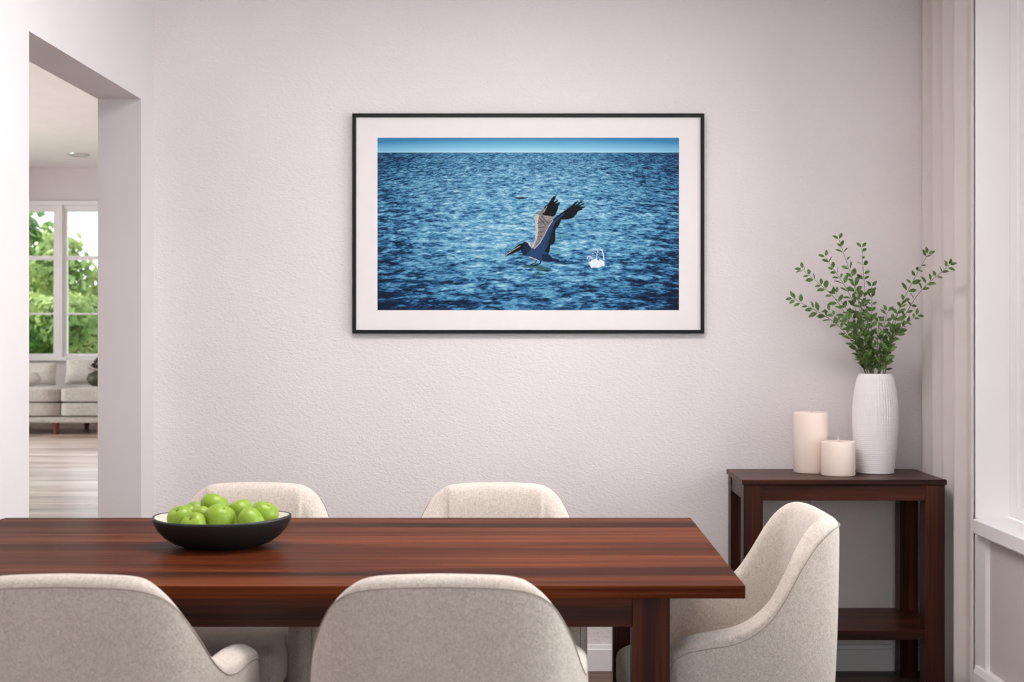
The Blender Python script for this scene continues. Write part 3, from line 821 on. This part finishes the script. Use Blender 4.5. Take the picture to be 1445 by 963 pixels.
apples = [((-0.8685, 2.862, 0.8541), .0285, 'leftmost green apple of the bowl, at the front'),
 ((-0.8675, 2.9416, 0.850), .026, 'small green apple behind the leftmost apple'),
 ((-0.8693, 2.9946, 0.8516), .027, 'green apple at the back left rim of the bowl'),
 ((-0.8327, 2.903, 0.8518), .026, 'small green apple tucked between the left and front centre apples'),
 ((-0.8144, 2.9569, 0.8692), .0325, 'topmost green apple of the bowl'),
 ((-0.7738, 2.8568, 0.8539), .0345, 'largest green apple, front centre of the bowl'),
 ((-0.7645, 2.9931, 0.8517), .0315, 'green apple behind, just right of the topmost one'),
 ((-0.7022, 2.8513, 0.8473), .0315, 'front right green apple low in the bowl'),
 ((-0.6898, 2.930, 0.8541), .032, 'rightmost green apple of the bowl'),
 ((-0.8267, 2.826, 0.8444), .0275, 'small front green apple low between leftmost and largest')]
def apple_bm():
    bm = bmesh.new(); prof = []
    n = 22
    for k in range(n + 1):
        t = PI * k / n
        r = math.sin(t) * (1 + 0.05 * math.sin(t)) ; z = -math.cos(t)
        r = max(0, r)
        if k > n * 0.7: z -= 0.34 * max(0, 1 - r / 0.62) ** 1.5
        if k < n * 0.3: z += 0.22 * max(0, 1 - r / 0.5) ** 1.5; r *= 0.97
        r *= 1 - 0.05 * max(0, -z)
        prof.append((0 if k in (0, n) else r, z * 0.93))
    lathe(bm, prof, 36, rf=lambda a, z, k: 1 + 0.018 * math.cos(5 * a) * (1 if z > -.2 else 1.6) + 0.012 * math.cos(2 * a + 1))
    return bm
proto = None
for i, (p, r, lab) in enumerate(apples):
    if proto is None:
        proto = thing('apple', lab, 'apple', p, 0, 'green apples in the bowl')
        finish('skin', apple_bm(), M['apple'], proto, smooth=True)
        bm = bmesh.new(); tube(bm, [(0, 0, .45), (.01, 0, .6), (.04, .02, .74)], .04, 8, 1.2); finish('stalk', bm, M['bark'], proto, smooth=True)
        a = proto
    else: a = dup(proto, p, None, lab)
    a.scale = (r, r, r)
    a.rotation_euler = [(0.5, -0.3, 0), (0.3, 0.5, 1), (0.2, 0.2, 2), (0.5, 0.2, 3), (0.2, 0.45, 1.2), (0.35, -0.25, 2), (0.3, 0.3, 4), (-0.9, 0.3, 5), (0.25, 0.35, 0.5), (-0.7, 0.3, 3.2)][i]

# ------------------------------------------------------------------ console table
KX0, KX1, KY0, KY1, KZ = .654, 1.375, 4.363, 4.768, .785
kcx, kcy = (KX0 + KX1) / 2, (KY0 + KY1) / 2
con = thing('console_table', 'dark walnut console table with lower shelf in right corner by curtain', 'table', (kcx, kcy, 0))
hx, hy = (KX1 - KX0) / 2, (KY1 - KY0) / 2
bm = bmesh.new(); box(bm, -hx, hx, -hy, hy, KZ - .019, KZ)
finish('tabletop', bm, M['walnut_rail'], con, bevel=0.003)
kl = .068; ov = .006
for sx_, sy_ in ((-1, -1), (1, -1), (-1, 1), (1, 1)):
    xa_, xb_ = sorted((sx_ * (hx - ov), sx_ * (hx - ov - kl))); ya_, yb_ = sorted((sy_ * (hy - ov), sy_ * (hy - ov - kl)))
    finish('leg', boxes((xa_, xb_, ya_, yb_, 0, KZ - .0195)), M['walnut_z'], con, bevel=0.001)
ax, ay = hx - ov - kl, hy - ov - kl
for sy_ in (-1, 1):
    ya_, yb_ = sorted((sy_ * (hy - ov - .003), sy_ * (hy - ov - .025)))
    finish('apron', boxes((-ax, ax, ya_, yb_, KZ - .0195 - .055, KZ - .0195)), M['walnut_rail'], con, bevel=0.001)
for sx_ in (-1, 1):
    xa_, xb_ = sorted((sx_ * (hx - ov - .003), sx_ * (hx - ov - .025)))
    finish('apron', boxes((xa_, xb_, -ay, ay, KZ - .0195 - .055, KZ - .0195)), M['walnut_y'], con, bevel=0.001)
bm = bmesh.new()
q = .004
prism(bm, [(-ax, -hy + ov + q), (ax, -hy + ov + q), (ax, -ay), (hx - ov - q, -ay), (hx - ov - q, ay), (ax, ay), (ax, hy - ov - q), (-ax, hy - ov - q), (-ax, ay), (-hx + ov + q, ay), (-hx + ov + q, -ay), (-ax, -ay)], 'z', .218, .252)
finish('shelf', bm, M['walnut_rail'], con, bevel=0.001)

# candles
def candle(x, y, r, h, label, lean):
    t = thing('pillar_candle', label, 'candle', (x, y, KZ), 0, 'pillar candles on the console')
    bm = bmesh.new(); lathe(bm, [(0, 0), (r * .97, 0), (r, .003), (r, h - .006), (r * .985, h - .002), (r * .95, h), (r * .9, h - .001), (r * .5, h - .0025), (r * .12, h - .004), (0, h - .004)], 48)
    finish('wax', bm, M['wax'], t, smooth=True)
    bm = bmesh.new(); tube(bm, [(0, 0, h - .006), (0, 0, h + .008), (.0006, 0, h + .015), (lean, 0, h + .022)], .0018, 8)
    finish('wick', bm, M['wick'], t, smooth=True)
candle(.9525, 4.640, .0645, .226, 'tall ivory pillar candle at left on the console table', .003)
candle(1.0300, 4.533, .0620, .124, 'short ivory pillar candle between the tall candle and the vase', .0)

# vase
vx, vy, vh = 1.187, 4.615, .368
vase = thing('vase', 'tall white ribbed ceramic vase on the console holding green branches', 'vase', (vx, vy, KZ))
prof = []
ctl = [(0, .064), (.03, .068), (.10, .0755), (.18, .0800), (.24, .0795), (.30, .0740), (.345, .0655), (.368, .0600)]
def vr(z):
    for (a, ra), (b, rb) in zip(ctl, ctl[1:]):
        if z <= b: t = (z - a) / (b - a); t = t * t * (3 - 2 * t) * .35 + t * .65; return ra + (rb - ra) * t
    return ctl[-1][1]
SEG = 192; NZ = 184
prof = [(0, 0), (.060, 0)] + [(vr(vh * k / NZ), max(.0015, vh * k / NZ)) for k in range(NZ + 1)]
top_r = vr(vh)
prof += [(top_r - .002, vh + .0015), (top_r - .004, vh), (top_r - .006, vh - .03), (.062, .25), (.062, .06), (0, .05)]
def rib(a, z, k):
    if k < 3 or k > NZ + 1: return 1
    amp = 1.0 if z < vh * .95 else max(0, (vh - z) / (vh * .05))
    v = math.sin(PI * ((a * 48 / (2 * PI)) % 1)) ** .7
    h = math.sin(PI * ((z / .0072) % 1)) ** .7
    low = min(1, max(0, (vh * .62 - z) / .12))
    return 1 + amp * (0.038 * v * (1 - .6 * low) + (0.024 + .026 * low) * h + 0.006 * math.sin(7 * a) * 0.5)
bm = bmesh.new(); lathe(bm, prof, SEG, rf=rib)
finish('vase_body', bm, M['vase'], vase, smooth=True)

# branches
def leaf_into(bm, p, dirv, up, L, W):
    d_ = dirv.normalized(); s = d_.cross(up)
    if s.length < 1e-3: s = d_.cross(Vector((1, 0, 0)))
    s.normalize(); n = s.cross(d_)
    stalk = .12 * L
    rows = [(0, 0, 0), (.22, .34, .0), (.5, .5, -.02), (.78, .32, -.07), (1.0, 0, -.15)]
    c, l_, r_ = [], [], []
    for t, w_, dz in rows:
        q = p + d_ * (stalk + t * L) + n * dz * L
        c.append(bm.verts.new(q))
        if w_:
            l_.append(bm.verts.new(q + s * w_ * W + n * .12 * W)); r_.append(bm.verts.new(q - s * w_ * W + n * .12 * W))
    bm.faces.new((c[0], l_[0], c[1])); bm.faces.new((c[0], c[1], r_[0]))
    for k in (0, 1):
        bm.faces.new((c[k + 1], l_[k], l_[k + 1], c[k + 2])); bm.faces.new((c[k + 1], c[k + 2], r_[k + 1], r_[k]))
    bm.faces.new((c[3], l_[2], c[4])); bm.faces.new((c[3], c[4], r_[2]))
    return stalk

def branch(tip, mid, y, label, group=None, L=.032, start=.12, gap=.027, seed=0):
    rr = random.Random(seed)
    a = 2 * PI * rr.random()
    foot = Vector((vx + .03 * math.cos(a), vy + .03 * math.sin(a), KZ + .10))
    T_ = at(tip[0], tip[1], y)
    mo = Vector((vx + (T_.x - vx) * .16 + rr.uniform(-.012, .012), vy + (y - vy) * .3 + rr.uniform(-.02, .02), KZ + vh))
    dd = Vector((mo.x - vx, mo.y - vy)); 
    if dd.length > .040: dd = dd.normalized() * .040; mo.x, mo.y = vx + dd.x, vy + dd.y
    Mi = at(mid[0], mid[1], (y + vy) / 2)
    foot = Vector((vx - (mo.x - vx) * .5, vy - (mo.y - vy) * .5, KZ + .10))
    pts = catmull([foot, mo, Mi, T_], 14)
    t = thing('leafy_branch', label, 'branch', pts[0], 0, group)
    org = pts[0].copy(); pts = [p - org for p in pts]
    bm = bmesh.new(); tube(bm, pts, .0021, 6, .35)
    finish('stem', bm, M['stem'], t, smooth=True)
    bm = bmesh.new()
    cum = [0]
    for p, q in zip(pts, pts[1:]): cum.append(cum[-1] + (q - p).length)
    tot = cum[-1]; zmouth = KZ + vh - org.z
    s0_ = next(c for c, p in zip(cum, pts) if p.z > zmouth + .01) + start * tot * .15
    s = s0_; side = 1; k = 0
    while s < tot:
        i = max(j for j in range(len(cum)) if cum[j] <= s); i = min(i, len(pts) - 2)
        f = (s - cum[i]) / (cum[i + 1] - cum[i]); p = pts[i].lerp(pts[i + 1], f)
        tg = (pts[i + 1] - pts[i]).normalized()
        perp = tg.cross(Vector((0, 1, 0))).normalized()
        roll = rr.uniform(-.9, .9)
        for sd in (1, -1):
            if rr.random() < .12: continue
            out = (perp * sd * math.cos(roll) + Vector((0, 1, 0)) * math.sin(roll) * sd).normalized()
            d_ = (tg * rr.uniform(.45, .95) + out * rr.uniform(.6, 1.0) + Vector((0, 0, rr.uniform(-.1, .2)))).normalized()
            sz = L * rr.uniform(.75, 1.2) * (1 if s < tot * .85 else .8)
            up = Vector((rr.uniform(-.6, .6), -1 + rr.uniform(-.3, .8), rr.uniform(.2, 1.1)))
            leaf_into(bm, p, d_, up, sz, sz * rr.uniform(.44, .58))
        s += gap * rr.uniform(.8, 1.3)
    tg = (pts[-1] - pts[-3]).normalized()
    for a_ in (-.9, .8):
        leaf_into(bm, pts[-1], (tg + tg.cross(Vector((0, 1, 0))) * a_).normalized(), Vector((0, -1, .4)), L * .8, L * .4)
    # keep leaves clear of the wall
    for v in bm.verts:
        if v.co.y + org.y > BY - .012: v.co.y = BY - .012 - org.y
    finish('leaves', bm, M['leaf'], t)

main = [((1184, 338), (1211, 425), 4.62, 'tallest green branch of the vase, rising left of centre'),
        ((1216, 350), (1222, 430), 4.66, 'upright green branch just right of the tallest one'),
        ((1165, 363), (1205, 430), 4.58, 'green branch leaning left, just left of the tallest one'),
        ((1132, 380), (1188, 435), 4.63, 'long green branch arching far left, second lowest on the left'),
        ((1119, 421), (1185, 462), 4.56, 'lowest long green branch reaching farthest left'),
        ((1309, 359), (1268, 440), 4.45, 'tall green branch leaning right, in front of wall edge'),
        ((1340, 374), (1289, 425), 4.24, 'green branch reaching farthest right across the curtain')]
for i, (tip, mid, y, lab) in enumerate(main): branch(tip, mid, y, lab, 'branches in the vase', seed=20 + i)
shorts = [((1293, 446), (1262, 475), 4.6), ((1180, 415), (1208, 460), 4.66), ((1230, 405), (1230, 450), 4.55), ((1170, 440), (1207, 475), 4.58), ((1252, 440), (1244, 480), 4.56),
          ((1218, 420), (1226, 470), 4.68), ((1275, 425), (1254, 470), 4.68), ((1195, 450), (1215, 485), 4.54), ((1240, 455), (1238, 490), 4.53), ((1268, 470), (1250, 497), 4.56), ((1206, 400), (1218, 450), 4.6), ((1258, 465), (1247, 492), 4.62), ((1214, 462), (1224, 492), 4.58)]
for i, (tip, mid, y) in enumerate(shorts):
    branch(tip, mid, y, 'short leafy branch in the dense middle of the green spray in white vase', 'short branches amid the spray', L=.033, start=.0, gap=.025, seed=60 + i)

# ------------------------------------------------------------------ curtain
bm = bmesh.new()
ny = 150; ys = [4.252 + (4.792 - 4.252) * k / ny for k in range(ny + 1)]
def cx(y, z):
    t = (y - 4.252) / .54
    ph = 2 * PI * (t * 4.6) + .25 * math.sin(5 * t + z * .5)
    w_ = math.cos(ph) + .28 * math.cos(2 * ph + .6)
    return 1.411 - .0145 * w_ * min(1, .3 + t * 12) + .006 * (1 - t) + .017 * math.exp(-t * 22)
zs = [0.012 + (CZ - .002 - .012) * k / 24 for k in range(25)]
front = [[bm.verts.new((cx(y, z), y, z)) for y in ys] for z in zs]
back_ = [[bm.verts.new((cx(y, z) + .0025, y, z)) for y in ys] for z in zs]
for G_ in (front, back_):
    for a, b in zip(G_, G_[1:]):
        for k in range(ny): bm.faces.new((a[k], a[k + 1], b[k + 1], b[k]))
for k in range(len(zs) - 1):
    for e in (0, ny): bm.faces.new((front[k][e], front[k + 1][e], back_[k + 1][e], back_[k][e]))
for k in range(ny):
    for e in (0, len(zs) - 1): bm.faces.new((front[e][k], front[e][k + 1], back_[e][k + 1], back_[e][k]))
cu = finish('curtain', bm, M['curtain'], smooth=True)
tag(cu, 'long pale greige curtain hanging in folds beside the right window', 'curtain')

# ------------------------------------------------------------------ light
def area(name, loc, rot, sx_, sy_, power, col):
    l = bpy.data.lights.new(name, 'AREA'); l.shape = 'RECTANGLE'; l.size = sx_; l.size_y = sy_; l.energy = power; l.color = col
    o = bpy.data.objects.new(name, l); COL.objects.link(o); o.location = loc; o.rotation_euler = rot
    return o
area('daylight_right_window', (2.45, 2.2, 1.75), (0, PI / 2, 0), 2.2, 3.2, 74, (1.0, .97, .96))
area('daylight_rear_window', (0, NY - .3, 1.5), (PI / 2, 0, 0), 2.3, 1.9, 6, (1.0, .97, .96))
area('fill_living_window', (-8.4, 8.5, 1.9), (0, -PI / 2, 0), 1.9, 4.9, 300, (1.0, .98, .97))  # added fill at the unseen side window, brightens the living room
cl = area('ceiling_panel_light', (-.12, 2.95, CZ - .02), (0, 0, 0), 1.2, .7, 43, (1.0, .955, .94)); cl.data.spread = PI
sun = bpy.data.lights.new('sun', 'SUN'); sun.energy = 8; sun.angle = 0.02; sun.color = (1, .95, .85)
so = bpy.data.objects.new('sun', sun); COL.objects.link(so)
so.rotation_euler = Vector((1, .35, -1.05)).to_track_quat('-Z', 'Y').to_euler()
wd = bpy.data.worlds.new('world'); sc.world = wd; wd.use_nodes = True
bg = wd.node_tree.nodes['Background']; bg.inputs['Color'].default_value = (.93, .97, 1.0, 1); bg.inputs['Strength'].default_value = 2.9

# ------------------------------------------------------------------ camera
cam = bpy.data.cameras.new('camera'); co = bpy.data.objects.new('camera', cam); COL.objects.link(co)
co.location = (0, 0, EH); co.rotation_euler = (PI / 2, 0, 0)
cam.sensor_width = 36; cam.lens = F / 1445 * 36
cam.shift_x = -(VX - 722.5) / 1445; cam.shift_y = (VY - 481.5) / 1445
cam.clip_start = .05
cam.dof.use_dof = True; cam.dof.focus_distance = 3.7; cam.dof.aperture_fstop = 5.6
sc.camera = co
sc.view_settings.view_transform = 'Standard'; sc.view_settings.look = 'None'; sc.view_settings.gamma = 1; sc.view_settings.use_curve_mapping = False
sc.view_settings.exposure = 0.15
sc.cycles.use_denoising = True
sc.cycles.max_bounces = 10; sc.cycles.diffuse_bounces = 6; sc.cycles.transparent_max_bounces = 16
sc.cycles.sample_clamp_indirect = 6
